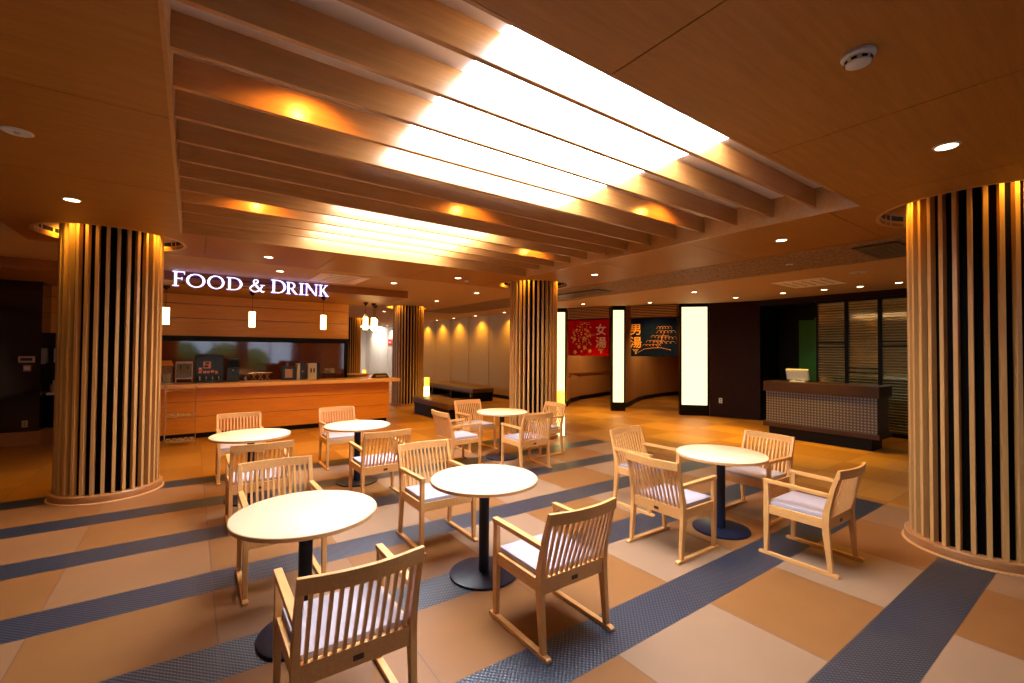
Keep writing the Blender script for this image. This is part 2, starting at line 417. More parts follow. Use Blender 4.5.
# dark timber wall beside the reception, niche and header
wall('wall_reception', [(10.95, 6.58), (11.3, 5.48)], 0, CZ, .14, 'dark_wood')
n = MB(); n.box(11.3, 11.44, -5, .9, 0, CZ)
struct(n.build('wall_side', 'dark_wood'))
struct(MB().box(11.28, 11.5, .9, 5.49, 2.80, CZ).build('trim_20', 'dark_wood'))
nb = MB(); nb.box(12.3, 12.4, 4.3, 5.6, 0, 2.8); nb.box(11.44, 12.3, 5.49, 5.6, 0, 2.8); nb.box(11.3, 12.3, 4.3, 5.49, 2.78, 2.8)
struct(nb.build('wall_niche', 'near_black'))
gp = MB().box(11.42, 12.3, 4.30, 4.34, .9, 2.45).build('green_panel', 'green_wall'); gp = tag(gp, 'bright green lit panel in the dark niche behind the reception desk', 'panel')
gp2 = tag(MB().box(12.24, 12.299, 4.36, 5.0, .9, 2.45).build('niche_panel', 'green_wall'), 'deep green back panel inside the dark niche behind the reception', 'panel')
lamp('niche_fill_spot', 'SPOT', (11.75, 4.55, 2.3), 13, (.85, 1, .6), None, 90, .8, .03, (math.radians(0), math.radians(0), 0))  # added spot without a fixture, brightens the green panel

# lattice screens (three and one more behind the column)
def lattice_panel(ya, yb, rail, label):
    p = thing('lattice_screen', label, 'screen', (11.3, (ya+yb)/2, 0), 0, 'glazed lattice screens behind the reception')
    h = (yb-ya)/2
    f = MB(); f.box(0, .06, -h, -h+.035, 0, 2.8); f.box(0, .06, h-.035, h, 0, 2.8); f.box(0, .06, -h+.035, h-.035, 2.74, 2.8); f.box(0, .06, -h+.035, h-.035, 0, .08)
    f.build('frame', 'near_black', p)
    r = MB(); r.box(.0, .05, -h+.035, h-.035, rail-.065, rail-.04); r.box(.0, .05, -h+.035, h-.035, rail+.03, rail+.055); r.build('middle_rail', 'near_black', p)
    s = MB(); z = .12
    while z < 2.72:
        s.box(.02, .03, -h+.036, h-.036, z, z+.014); z += .056
    s.build('louvre', 'lattice_strip', p)
    MB().box(.036, .042, -h+.036, h-.036, .08, 2.74).build('pane', 'coated_glass', p)
lattice_panel(3.70, 4.27, 1.83, 'glazed lattice screen beside the dark niche behind the reception desk')
lattice_panel(3.13, 3.70, 1.30, 'glazed lattice screen with the lowest middle rail, behind the reception desk')
lattice_panel(2.56, 3.13, 1.85, 'glazed lattice screen nearest the large slatted column on the right')
for q in range(3): lattice_panel(2.56-.57*(q+1), 2.56-.57*q, 1.5, 'glazed lattice screen hidden behind the large slatted column on the right')
struct(MB().box(12.0, 12.1, .8, 4.2, 0, 2.8).build('wall_office', 'paint_wall'))

# kitchen / bar wall on the left
sf = struct(MB().box(-5, 3.82, 9.3, 11.75, 2.77, CZ).build('trim_21', 'ceiling_wood'))
sw = MB()
for a, b in ((1.91, 2.275), (2.285, 2.575), (2.585, 2.77)): sw.box(-2.1, 3.2, 11.6, 11.75, a, b)
struct(sw.build('wall_sign', 'counter_wood'))
struct(MB().box(-2.1, 3.2, 11.66, 11.75, 1.8, 2.7).build('trim_22', 'near_black'))
struct(MB().box(-2.1, 3.22, 11.58, 11.76, 1.83, 1.91).build('trim_23', 'near_black'))
kg = MB()
for a, b in ((-1.3, -.3), (-.297, .9), (.903, 2.1), (2.103, 3.14)): kg.box(a, b, 11.68, 11.72, .92, 1.83)
struct(kg.build('wall_kitchen', 'dark_glass_wall'))
kk = MB(); kk.box(3.14, 3.2, 11.6, 11.75, 0, 1.83); kk.box(-2.1, 3.2, 11.73, 11.76, 0, 1.9); struct(kk.build('trim_24', 'near_black'))
struct(MB().box(-5, -2.1, 11.0, 11.9, 0, 2.77).build('wall_dark', 'dark_mirror_wall'))
struct(MB().prism([(-5, 10.93), (-2.06, 10.93), (-1.9, 11.3), (-1.9, 11.45), (-2.1, 11.45), (-2.1, 11.0), (-5, 11.0)], 0, .22).build('baseboard_left', 'base_wood'))
# small wash corner left of the bar
wb = thing('wash_basin', 'pale wash basin shelf in the dark corner behind the left slatted column', 'basin', (-1.75, 11.45, 0))
MB().box(-.33, .3, -.18, .2, .80, .84).build('shelf', 'ceramic', wb, .008)
MB().lathe([(.0, .77), (.09, .78), (.13, .86), (.14, .88), (.12, .88), (.1, .80), (0, .79)], 24).build('bowl', 'ceramic', wb, smooth=True)
MB().tube([(0, .14, .84), (0, .14, 1.02), (0, .10, 1.05), (0, .03, 1.03)], .011).build('faucet', 'steel', wb, smooth=True)
MB().box(-.3, .28, -.12, .18, 0, .8).build('cabinet', 'near_black', wb)
sb = thing('soap_bottle', 'small pump soap bottle standing on the wash basin shelf', 'bottle', (-2.0, 11.36, .842))
MB().lathe([(0, 0), (.045, 0), (.045, .13), (.018, .155), (.018, .17), (0, .17)], 20).build('bottle_body', 'bottle_plastic', sb, smooth=True)
MB().tube([(0, 0, .17), (0, 0, .21), (0, -.04, .212)], .008).build('pump', 'white_plastic', sb)
pd = thing('paper_towel_dispenser', 'cream paper towel dispenser on the dark wall above the wash basin', 'dispenser', (-1.98, 11.728, 1.37))
MB().box(-.08, .08, -.08, .0, 0, .26).build('case', 'white_plastic', pd, .01)
MB().box(-.05, .05, -.07, -.03, -.03, 0).build('paper', 'ceramic', pd)
for (xx, z, w_, h_, lab) in ((-2.27, 1.44, .10, .055, 'framed control display on the dark wall at the far left'), (-2.26, 1.29, .045, .05, 'small square switch under the control display at the far left')):
    c = thing('wall_switch', lab, 'switch', (xx, 10.998, z))
    MB().box(-w_, w_, -.012, 0, -h_, h_).build('plate', 'bottle_plastic', c, .004)
    MB().box(-w_*.7, w_*.7, -.016, -.012, -h_*.45, h_*.45).build('display', 'black_plastic' if w_ > .08 else 'white_plastic', c)
c = thing('wall_socket', 'dim wall socket low on the dark wall at the far left', 'socket', (-2.27, 10.998, .35))
MB().box(-.035, .035, -.01, 0, -.055, .055).build('plate', 'bottle_plastic', c, .004)
for q in (-.02, .02): MB().box(-.012, .012, -.013, -.01, q-.008, q+.008).build('outlet', 'black_plastic', c)

# ------------------------------------------------------------------ slatted columns
cl = ['large slatted round column on the left, before the bar', 'large slatted round column cut off at the right edge', 'slatted round column in the middle beside the red curtain', 'slatted round column at the right end of the bar counter', 'farthest slatted column, seen past the end of the bar wall']
def column(i):
    cx, cy = COLUMNS[i]
    c = thing('slatted_column', cl[i], 'column', (cx, cy, 0), 0, 'round slatted columns')
    MB().cyl(0, 0, 0, 3.19, .408, seg=64).build('core', 'core_black', c, smooth=True)
    s = MB()
    for k in range(32):
        s.box(.409, .457, -.0148, .0148, .075, 3.18, Matrix.Rotation(2*PI*k/32+.06*i, 4, 'Z'))
    s.build('slat_cladding', 'column_wood', c, .002)
    MB().lathe([(.409, 0), (.49, 0), (.494, .005), (.494, .075), (.487, .083), (.409, .083)], 64, closed=True).build('base_ring', 'base_wood', c, smooth=True)
    MB().lathe([(.494, 0), (.512, 0), (.510, .008), (.494, .012)], 64, closed=True).build('floor_trim', 'table_edge', c, smooth=True)
    # recessed lights shining down the cladding
    for a in (20, 110, 200, 290):
        A = math.radians(a + (15 if i else 35))
        x, y = .553*math.cos(A), .553*math.sin(A)
        h = thing('column_downlight', ['left', 'right', 'middle', 'bar-end', 'farthest'][i]+' column pocket downlight, '+{20: 'first', 110: 'second', 200: 'third', 290: 'fourth'}[a]+' of four around it', 'light', (cx+x, cy+y, 3.12), 0, 'downlights in the column pockets')
        MB().lathe([(.035, 0), (.05, 0), (.05, .08), (.035, .08)], 20, closed=True).build('rim', 'white_plastic', h)
        MB().cyl(0, 0, .01, .03, .035, seg=20).build('lens', 'downlight_lens', h)
        lamp('bulb', 'SPOT', (0, 0, -.01), 38 if i < 3 else 30, (1, .52, .05), h, 110, .7, .03)
for i in range(5): column(i)

# ------------------------------------------------------------------ chairs and tables
def make_chair():
    t = thing('slat_back_chair', '', 'chair', group='pale wooden armchairs around the round tables')
    HX = .243
    def quad(x, y, z, wx, wy): return [(x-wx, y-wy, z), (x+wx, y-wy, z), (x+wx, y+wy, z), (x-wx, y+wy, z)]
    for s in (-1, 1):
        x = s*HX
        MB().loft([quad(x, .228, .026, .014, .016), quad(x, .224, .33, .016, .021), quad(x, .224, .41, .016, .021), quad(x, .226, .585, .015, .017)]).build('leg', 'chair_wood', t, .003)
        MB().loft([quad(x, -.232, .026, .014, .016), quad(x, -.205, .30, .016, .023), quad(x, -.20, .38, .016, .025), quad(x, -.208, .47, .016, .022), quad(x, -.245, .63, .015, .017), quad(x, -.29, .775, .014, .013)]).build('leg', 'chair_wood', t, .003)
        MB().loft([[(x-.017, y, z0), (x+.017, y, z0), (x+.017, y, z1), (x-.017, y, z1)] for y, z0, z1 in ((-.285, .004, .02), (-.272, 0, .026), (.272, 0, .026), (.285, .004, .02))]).build('runner', 'chair_wood_side', t, .003)
        MB().loft([[(x-.019, y, z-.017), (x+.019, y, z-.017), (x+.019, y, z+.012), (x-.019, y, z+.012)] for y, z in ((-.235, .592), (0, .596), (.25, .600))]).build('armrest', 'chair_wood_side', t, .004)
    f = MB(); f.box(-HX+.016, HX-.016, .208, .232, .335, .405); f.box(-HX+.016, HX-.016, -.215, -.19, .325, .41)
    f.box(-HX-.008, -HX+.014, -.19, .21, .335, .405); f.box(HX-.014, HX+.008, -.19, .21, .335, .405)
    sf = f.build('seat_frame', 'chair_wood_side', t, .003)
    c = MB().box(-.226, .226, -.187, .226, .39, .436).build('seat_cushion', 'cushion_fabric', t, .014, True)
    pl = MB().box(-.022, .022, -.218, -.215, .35, .372).build('maker_plate', 'brass_dark', sf)
    # backrest: bowed top rail, twelve slats
    def by(u, z):    # rear offset: lean + bow growing with height
        k = (z-.41)/.365
        return -.203 - .087*k - .040*k*(1-(u/HX)**2)
    secs = []
    for q in range(13):
        u = -HX-.014+(2*HX+.028)*q/12
        y = by(max(-HX, min(HX, u)), .76)
        secs.append([(u, y-.011, .722), (u, y+.011, .722), (u, y+.008, .788), (u, y-.014, .788)])
    MB().loft(secs).build('top_rail', 'chair_wood_side', t, .003)
    s = MB()
    for q in range(12):
        u = -.205+.41*q/11
        s.loft([[(u-.0078, by(u, z)-.0065, z), (u+.0078, by(u, z)-.0065, z), (u+.0078, by(u, z)+.0065, z), (u-.0078, by(u, z)+.0065, z)] for z in (.40, .5, .6, .73)])
    s.build('back_slats', 'chair_wood', t)
    return t
CH = [  # x, y, facing (deg: 0 = away towards +y), label
 (.595, 2.15, 0, 'nearest chair, back to the viewer, in front of the nearest round table'),
 (1.81, 2.13, 0, 'chair with its back to the viewer in the centre foreground, before the middle table'),
 (1.79, 3.65, 180, 'chair facing the viewer on the far side of the middle table'),
 (.555, 3.65, 180, 'chair facing the viewer on the far side of the nearest round table'),
 (.555, 5.01, 0, 'chair turned away, between the nearest table and the table by the left column'),
 (.54, 6.77, 180, 'farthest left chair, behind the table by the left column, facing the viewer'),
 (1.79, 6.75, 180, 'chair facing the viewer right in front of the bar counter, behind a round table'),
 (1.73, 4.99, 0, 'chair turned away, near side of the round table that stands before the bar counter'),
 (3.17, 5.81, -90, 'chair seen from the side, left of the table by the middle column'),
 (3.93, 6.58, 180, 'chair facing the viewer, just before the brown bench, at the table by the middle column'),
 (3.92, 5.17, 0, 'chair with its back to the viewer at the table by the middle column'),
 (4.68, 5.74, 90, 'chair close beside the middle column, back turned to the glowing floor lantern'),
 (4.04, 3.16, 180, 'chair at the far left side of the right-hand table, arm reaching towards it'),
 (3.38, 2.377, -90, 'chair with its curved back to the viewer, left of the right-hand table'),
 (4.75, 2.36, 90, 'chair facing left on the reception side of the right-hand table'),
 (4.127, 1.61, 0, 'rightmost chair, near the large right column, seat facing the right-hand table'),
]
ch0 = make_chair()
for k, (x, y, a, lab) in enumerate(CH):
    if k == 0: ch0.location = (x, y, 0); ch0.rotation_euler = (0, 0, math.radians(a)); ch0['label'] = lab
    else: dup(ch0, (x, y, 0), math.radians(a), lab)
TB = [(.565, 2.86, 'nearest round table, wood top on a black pedestal, lower left'), (1.795, 2.87, 'round table in the middle, top shining white under the skylight'),
      (4.06, 2.33, 'round table on the right, between four chairs before the reception'), (1.72, 5.76, 'round table before the right half of the bar counter'),
      (.555, 5.74, 'round table beside the large left slatted column'), (3.95, 5.82, 'round table beside the middle slatted column')]
t0 = thing('round_table', TB[0][2], 'table', (TB[0][0], TB[0][1], 0), 0, 'round pedestal tables')
MB().lathe([(0, .678), (.379, .678), (.389, .682), (.393, .694), (.391, .704), (.385, .7085), (0, .7085)], 96).build('tabletop', 'table_wood', t0, smooth=True)
MB().lathe([(.3935, .682), (.3955, .684), (.3955, .702), (.3925, .7055), (.387, .7055), (.387, .682)], 96, closed=True).build('edge_band', 'table_edge', t0, smooth=True)
MB().cyl(0, 0, .018, .655, .038, seg=32).build('pedestal', 'navy_metal', t0, smooth=True)
MB().lathe([(0, 0), (.245, 0), (.25, .006), (.248, .016), (.236, .020), (0, .024)], 64).build('foot_disc', 'navy_metal', t0, smooth=True)
MB().cyl(0, 0, .66, .677, .12, seg=32).build('mounting_plate', 'navy_metal', t0)
for x, y, lab in TB[1:]: dup(t0, (x, y, 0), 0, lab)

# ------------------------------------------------------------------ bar counter
bc = thing('bar_counter', 'long orange wood bar counter with grooved front and pale top', 'counter', (1.7, 10.1, 0))
f = MB()
XR = 3.72-1.7
for a, b in ((.10, .392), (.40, .67), (.678, .93)): f.box(-3.0, XR, 0, .04, a, b); f.box(XR-.04, XR, .041, 1.5, a, b)
f.build('front_panel', 'counter_wood', bc, .002)
b_ = MB(); b_.box(-2.98, XR-.045, .045, .09, 0, .93); b_.box(XR-.09, XR-.045, .09, 1.5, 0, .93); b_.build('toe_kick', 'near_black', bc)
tp = MB(); tp.prism([(-3.05, -.16), (2.22, -.16), (2.22, 1.5), (1.5, 1.5), (1.5, .55), (-3.05, .55)], .93, 1.0); tp.build('countertop', 'counter_top', bc, .004)
bk = thing('back_counter', 'steel-topped work counter along the kitchen glass', 'counter', (.8, 11.3, 0))
MB().box(-1.4, 2.25, -.3, .28, .86, .92).build('worktop', 'steel', bk, .004); MB().box(-1.4, 2.25, -.25, .28, 0, .86).build('cabinet', 'near_black', bk)

# things on the counter (top z = 1.0)
def at(x, y, dz=0): return (x, y, 1.0+dz)
m = thing('coffee_machine', 'black boxy drinks machine with pink lettering on the bar counter', 'machine', at(.29, 10.45))
MB().box(-.225, .225, -.14, .22, .12, .52).build('body', 'black_plastic', m, .012)
MB().box(-.225, .225, -.16, .2, 0, .05).build('drip_tray', 'black_plastic', m, .006)
MB().box(-.225, .225, .02, .22, .05, .12).build('rear_housing', 'black_plastic', m)
for q in range(4): MB().cyl(-.15+.1*q, -.1, .05, .12, .014, seg=12).build('spout', 'steel', m)
p = MB(); p.box(-.10, .02, -.1425, -.14, .27, .40)
for r_, (u0, u1, z0) in enumerate(((-.17, -.12, .24), (-.17, -.125, .18), (-.10, -.05, .18), (-.04, .0, .18), (.02, .07, .19), (.09, .13, .17), (-.16, .12, .22))):
    p.box(u0, u1, -.1425, -.14, z0, z0+(.045 if r_ < 6 else .006))
p.build('lettering', 'pink_print', m)
e_ = MB(); e_.box(-.07, -.01, -.1435, -.1426, .35, .385); e_.box(-.085, -.02, -.1435, -.1426, .29, .33); e_.build('emblem', 'black_plastic', m)
m = thing('ice_maker', 'tall narrow black appliance right of the drinks machine on the bar', 'machine', at(.67, 10.45))
MB().box(-.11, .11, -.12, .15, 0, .46).build('body', 'black_plastic', m, .01); MB().box(-.09, .09, -.125, -.12, .28, .42).build('door', 'near_black', m, .004); MB().cyl(0, -.135, .22, .25, .015, seg=12).build('knob', 'steel', m)
m = thing('juice_dispenser', 'clear twin juice dispenser with black taps on the bar counter', 'dispenser', at(-.1, 10.35))
MB().box(-.115, .115, -.09, .09, .10, .37).build('tank', 'clear_plastic', m, .008)
l_ = MB(); l_.box(-.12, .12, -.095, .095, .37, .40); l_.box(-.12, .12, -.095, .095, .08, .10)
for q in (-.127, .117): l_.box(q, q+.01, -.09, .09, 0, .40)
l_.build('frame', 'white_plastic', m)
for q in (-.055, .055): MB().box(q-.012, q+.012, -.13, -.091, .27, .33).build('tap', 'black_plastic', m)
m = thing('display_dispenser', 'wood-topped clear display case at the left end of the bar, beside the column', 'dispenser', at(-.36, 10.35))
MB().box(-.09, .09, -.09, .09, .02, .33).build('case', 'clear_plastic', m, .006); MB().loft([[(-.1, -.1, .33), (.1, -.1, .33), (.1, .1, .33), (-.1, .1, .33)], [(-.07, -.08, .42), (.07, -.08, .42), (.07, .08, .42), (-.07, .08, .42)]]).build('lid', 'counter_wood', m)
MB().box(-.095, .095, -.095, .095, 0, .02).build('base', 'white_plastic', m); MB().box(-.05, .06, -.03, .03, .03, .18).build('cup_stack', 'ceramic', m)
m = thing('tap_rail', 'chrome tap rail with crossed legs on the bar counter', 'faucet', at(1.15, 10.5, .008))
r = MB(); r.tube([(-.2, 0, .15), (.22, 0, .15)], .009); r.build('rail', 'steel', m)
r = MB()
for q in (-.15, -.03, .09): r.tube([(q, 0, 0), (q+.09, 0, .15)], .007); r.tube([(q+.09, 0, 0), (q, 0, .15)], .007)
r.build('support', 'steel', m); MB().lathe([(0, 0), (.035, 0), (.03, .07), (.012, .09), (0, .09)], 16, Matrix.Translation((-.26, 0, 0))).build('knob', 'steel', m)
m = thing('espresso_machine', 'black coffee machine with a poster face, right half of the bar counter', 'machine', at(1.68, 10.5))
MB().box(-.14, .14, -.1, .14, 0, .28).build('body', 'black_plastic', m, .008); MB().box(-.08, .06, -.103, -.1, .05, .23).build('poster', 'bottle_plastic', m)
m = thing('milk_frother', 'slim white upright panel with a dark column on the bar counter', 'machine', at(1.93, 10.5))
MB().box(-.1, -.045, -.1, .12, 0, .34).build('side_panel', 'white_plastic', m, .005); MB().box(-.045, .07, -.08, .12, 0, .35).build('body', 'black_plastic', m, .005); MB().cyl(.01, -.09, .16, .19, .012, seg=10).build('button', 'white_plastic', m)
m = thing('water_server', 'cream-fronted upright drinks machine with black sides on the bar', 'machine', at(2.13, 10.5))
MB().box(-.085, .085, -.1, .12, 0, .345).build('front_case', 'white_plastic', m, .006); MB().box(.087, .15, -.1, .12, 0, .345).build('side_case', 'black_plastic', m, .004)
for q in (-.03, .03): MB().box(q-.012, q+.012, -.125, -.101, .15, .24).build('spout', 'black_plastic', m)
for q in range(6):
    gk = tag(MB().lathe([(0, 0), (.024, 0), (.032, .11), (.029, .11), (.021, .006), (0, .006)], 14).build('drinking_glass', 'clear_plastic', smooth=True, loc=at(2.42+.075*(q % 3), 10.45+.09*(q//3), .12)), 'drinking glass, '+['front left', 'front middle', 'front right', 'rear left', 'rear middle', 'rear right'][q]+' on the black rack on the bar', 'glass', 'glasses on the black rack')
m = thing('glass_rack', 'low black rack holding drinking glasses on the bar counter', 'rack', at(2.495, 10.495))
MB().box(-.13, .13, -.1, .1, .10, .12).build('tray', 'black_plastic', m)
for a in (-.12, .11):
    for b in (-.09, .08): MB().box(a, a+.012, b, b+.012, 0, .10).build('leg', 'black_plastic', m)
m = thing('menu_stand', 'low brown wedge-shaped stand at the right end of the bar counter', 'stand', at(3.58, 10.3))
MB().loft([[(-.19, -.08, 0), (.19, -.08, 0), (.19, .1, 0), (-.19, .1, 0)], [(-.14, -.0, .10), (.15, -.0, .10), (.15, .05, .10), (-.14, .05, .10)]]).build('body', 'desk_wood', m, .004)
MB().box(-.12, .12, -.055, -.045, .03, .06, Matrix.Rotation(0, 4, 'X')).build('card', 'bottle_plastic', m)
m = thing('serving_tray', 'pale oval wooden tray near the right end of the bar', 'tray', at(3.35, 11.2))
MB().lathe([(0, 0), (.22, 0), (.27, .05), (.26, .055), (.21, .012), (0, .012)], 32).build('dish', 'counter_top', m, smooth=True); MB().tube([(-.1, -.27, .05), (0, -.3, .055), (.1, -.27, .05)], .01).build('handle', 'counter_top', m)

# acrylic rack standing in front of the bar
m = thing('wire_rack', 'thin clear wire rack standing before the bar, right of the left column', 'rack', (-.12, 9.55, 0))
for a in (-.22, .2):
    for b in (-.14, .14): MB().tube([(a, b, 0), (a, b, 1.0 if b > 0 else .98)], .006).build('post', 'steel', m)
for z in (.08, .5, .93):
    r = MB()
    r.tube([(-.22, -.14, z), (.2, -.14, z)], .005); r.tube([(-.22, .14, z), (.2, .14, z)], .005)
    for q in range(8): r.tube([(-.22+.06*q, -.14, z), (-.22+.06*q, .14, z)], .003)
    r.build('shelf', 'steel', m)
for z, n_, lab in ((.08, 5, 'bottom'), (.5, 5, 'middle')):
    for q in range(n_):
        tag(MB().box(-.03, .03, -.05, .05, 0, .035).build('brochure_stack', 'clear_plastic', None, .003, loc=(-.12-.165+.078*q, 9.55, z+.006)), f'{["first","second","third","fourth","fifth"][q]} clear tray from the left on the {lab} shelf of the wire rack', 'tray', 'clear trays on the wire rack')

# ------------------------------------------------------------------ FOOD & DRINK sign
def outline_mesh(name, loops, depth):
    cu = bpy.data.curves.new(name, 'CURVE'); cu.dimensions = '2D'; cu.fill_mode = 'BOTH'; cu.extrude = depth
    for lp in loops:
        sp = cu.splines.new('POLY'); sp.points.add(len(lp)-1); sp.use_cyclic_u = True
        for p, q in zip(sp.points, lp): p.co = (q[0], q[1], 0, 1)
    o = bpy.data.objects.new(name, cu); me = bpy.data.meshes.new_from_object(o)
    bpy.data.objects.remove(o); return me
def ell(cx, cy, rx, ry, n=32, a0=0, a1=360): return [(cx+rx*math.cos(math.radians(a0+(a1-a0)*k/n)), cy+ry*math.sin(math.radians(a0+(a1-a0)*k/n))) for k in range(n + (0 if a1-a0 == 360 else 1))]
def R_(a, b, c, d): return [(a, c), (b, c), (b, d), (a, d)]
S_, T_ = .13, .05      # thick and thin strokes (cap height 1)
def stem(x, s=.09): return [R_(x, x+S_, 0, 1), R_(x-s, x+S_+s, 0, T_), R_(x-s, x+S_+s, 1-T_, 1)]
def stroke(pts, ws):
    L_, Rr = [], []
    for i, p in enumerate(pts):
        a = Vector(pts[max(i-1, 0)]); b = Vector(pts[min(i+1, len(pts)-1)]); d = (b-a).normalized(); n = Vector((-d.y, d.x))*ws[i]/2
        L_.append(tuple(Vector(p)+n)); Rr.append(tuple(Vector(p)-n))
    return L_ + Rr[::-1]
def smooth_path(P, n=8):
    out = []
    for i in range(len(P)-1):
        p0, p1, p2, p3 = [Vector(P[max(0, min(len(P)-1, k))]) for k in (i-1, i, i+1, i+2)]
        for k in range(n):
            t_ = k/n; out.append(tuple(.5*((2*p1)+(-p0+p2)*t_+(2*p0-5*p1+4*p2-p3)*t_*t_+(-p0+3*p1-3*p2+p3)*t_**3)))
    out.append(tuple(P[-1])); return out
# each letter: list of groups; every group is (loops) filled together; width normalised later
def L_F(): return [[a] for a in stem(.09)] + [[R_(.2, .60, 1-T_, 1)], [[(.55, 1), (.60, 1), (.60, .80), (.57, .80)]], [R_(.2, .48, .5, .5+T_)], [R_(.45, .48, .42, .63)]]
def L_O(): return [[ell(.5, .5, .5, .52), ell(.5, .5, .36, .46)]]
def L_D():
    out = [(.09, 0)] + ell(.36, .5, .48, .5, 24, -90, 90) + [(.09, 1)]
    inn = [(.22, T_)] + ell(.36, .5, .35, .5-T_, 24, -90, 90) + [(.22, 1-T_)]
    return [[out, inn], [R_(0, .3, 0, T_)], [R_(0, .3, 1-T_, 1)]]
def L_R():
    out = [(.09, .46)] + ell(.34, .73, .28, .27, 16, -90, 90) + [(.09, 1)]
    inn = [(.22, .46+T_)] + ell(.34, .73, .16, .27-T_, 16, -90, 90) + [(.22, 1-T_)]
    return [[out, inn], [R_(.09, .22, 0, 1)], [R_(0, .31, 0, T_)], [R_(0, .2, 1-T_, 1)], [[(.28, .48), (.42, .48), (.80, 0), (.62, 0)]]]
def L_I(): return [[a] for a in stem(.09)]
def L_N(): return [[R_(.09, .15, 0, 1)], [R_(.72, .78, 0, 1)], [[(.03, 1), (.20, 1), (.78, 0), (.69, 0)]], [R_(0, .24, 0, T_)], [R_(0, .12, 1-T_, 1)], [R_(.63, .87, 1-T_, 1)]]
def L_K(): return [[a] for a in stem(.09)] + [[[(.22, .46), (.58, .97), (.66, .97), (.30, .44)]], [[(.27, .53), (.38, .60), (.78, .03), (.78, 0), (.62, 0)]], [R_(.48, .74, 1-T_, 1)], [R_(.56, .84, 0, T_)]]
def L_amp():
    P = smooth_path([(.95, .06), (.80, .02), (.55, .32), (.32, .66), (.28, .84), (.40, .98), (.53, .86), (.46, .68), (.20, .46), (.06, .26), (.16, .06), (.38, -.01), (.62, .12), (.76, .36), (.82, .55)], 7)
    w_ = [.055 + .07*max(0, math.sin(PI*min(1, i/34))) if i < 35 else .05+.05*abs(math.sin(i*.09)) for i in range(len(P))]
    return [[stroke(P[:50], w_[:50])], [stroke(P[49:], w_[49:])], [R_(.68, .96, .53, .57)]]
sg = thing('food_and_drink_sign', 'glowing white sign reading FOOD & DRINK above the bar', 'sign', (.9, 9.2, 2.66))
LET = [('F', L_F, -.272, -.108, 1.06), ('O', L_O, -.09, .172, .95), ('O', L_O, .20, .444, .95), ('D', L_D, .475, .71, .95), ('ampersand', L_amp, .82, 1.055, .96), ('D', L_D, 1.155, 1.40, 1.04), ('R', L_R, 1.405, 1.60, .96), ('I', L_I, 1.622, 1.705, .96), ('N', L_N, 1.72, 1.955, .96), ('K', L_K, 1.97, 2.15, .96)]
for nm, fn, xa, xb, hs in LET:
    groups = fn(); allx = [p[0] for g_ in groups for lp in g_ for p in lp]; mn, mxx = min(allx), max(allx)
    bmf, bms = bmesh.new(), bmesh.new()
    hh = .228*hs; bb = .005
    for q, g_ in enumerate(groups):
        loops = [[(xa-.9+(p[0]-mn)/(mxx-mn)*(xb-xa), bb+p[1]*hh) for p in lp] for lp in g_]
        bms.from_mesh(outline_mesh('o', loops, .028+q*.0004))
        fm = outline_mesh('o', loops, .002); tmp = bmesh.new(); tmp.from_mesh(fm)
        bmesh.ops.translate(tmp, vec=(0, 0, .033+q*.0006), verts=tmp.verts); m2 = bpy.data.meshes.new('x'); tmp.to_mesh(m2); tmp.free(); bmf.from_mesh(m2)
    RX = Matrix.Rotation(PI/2, 4, 'X')
    for bm_, n_, mt_ in ((bms, 'letter', 'letter_side'), (bmf, 'letter_face', 'letter_face')):
        bmesh.ops.transform(bm_, matrix=RX, verts=bm_.verts)
        me = bpy.data.meshes.new(n_); bm_.to_mesh(me); bm_.free(); me.materials.append(MATS[mt_])
        o = bpy.data.objects.new(n_, me); COL.objects.link(o)
        if n_ == 'letter': o.parent = sg; lo = o
        else: o.parent = lo
hr = MB()
for z in (.06, .17): hr.box(-1.1, 1.2, .035, .045, z, z+.012)
for q in range(6): hr.box(-1.0+.42*q, -.985+.42*q, .045, .1, .17, .182)
hr.build('mounting_rail', 'near_black', sg)

# ------------------------------------------------------------------ pendants
PEN = [(-.385, 10.2, 'leftmost glowing pendant lamp over the bar, beside the slatted column'), (.965, 10.2, 'glowing pendant lamp hanging below the ampersand of the sign'), (2.29, 10.2, 'glowing pendant lamp hanging below the last letter of the sign'),
       (3.36, 10.75, 'glowing pendant lamp in the gap right of the bar wall, nearest of three'), (3.60, 10.9, 'bright glowing pendant lamp hanging before the pale far wall, right of the bar'), (3.79, 11.35, 'small pendant lamp partly behind the bright pendant right of the bar')]
def pendant(x, y, zt, lab, top):
    p = thing('pendant_lamp', lab, 'lamp', (x, y, top), 0, 'pendant lamps over the bar')
    MB().lathe([(0, 0), (.06, 0), (.05, -.03), (.012, -.075), (0, -.075)], 24).build('ceiling_rose', 'near_black', p, smooth=True)
    MB().tube([(0, 0, -.07), (0, 0, zt-top+.02)], .004, 6).build('cord', 'near_black', p)
    MB().lathe([(.0, zt-top), (.05, zt-top), (.055, zt-top-.005), (.055, zt-top-.30), (.05, zt-top-.30), (0, zt-top-.295)], 28).build('lamp_shade', 'lamp_glass', p, smooth=True)
    MB().cyl(0, 0, zt-top, zt-top+.02, .02, seg=16).build('cap', 'near_black', p)
for x, y, lab in PEN: pendant(x, y, 2.375 if y < 10.5 else 2.42, lab, 2.77)

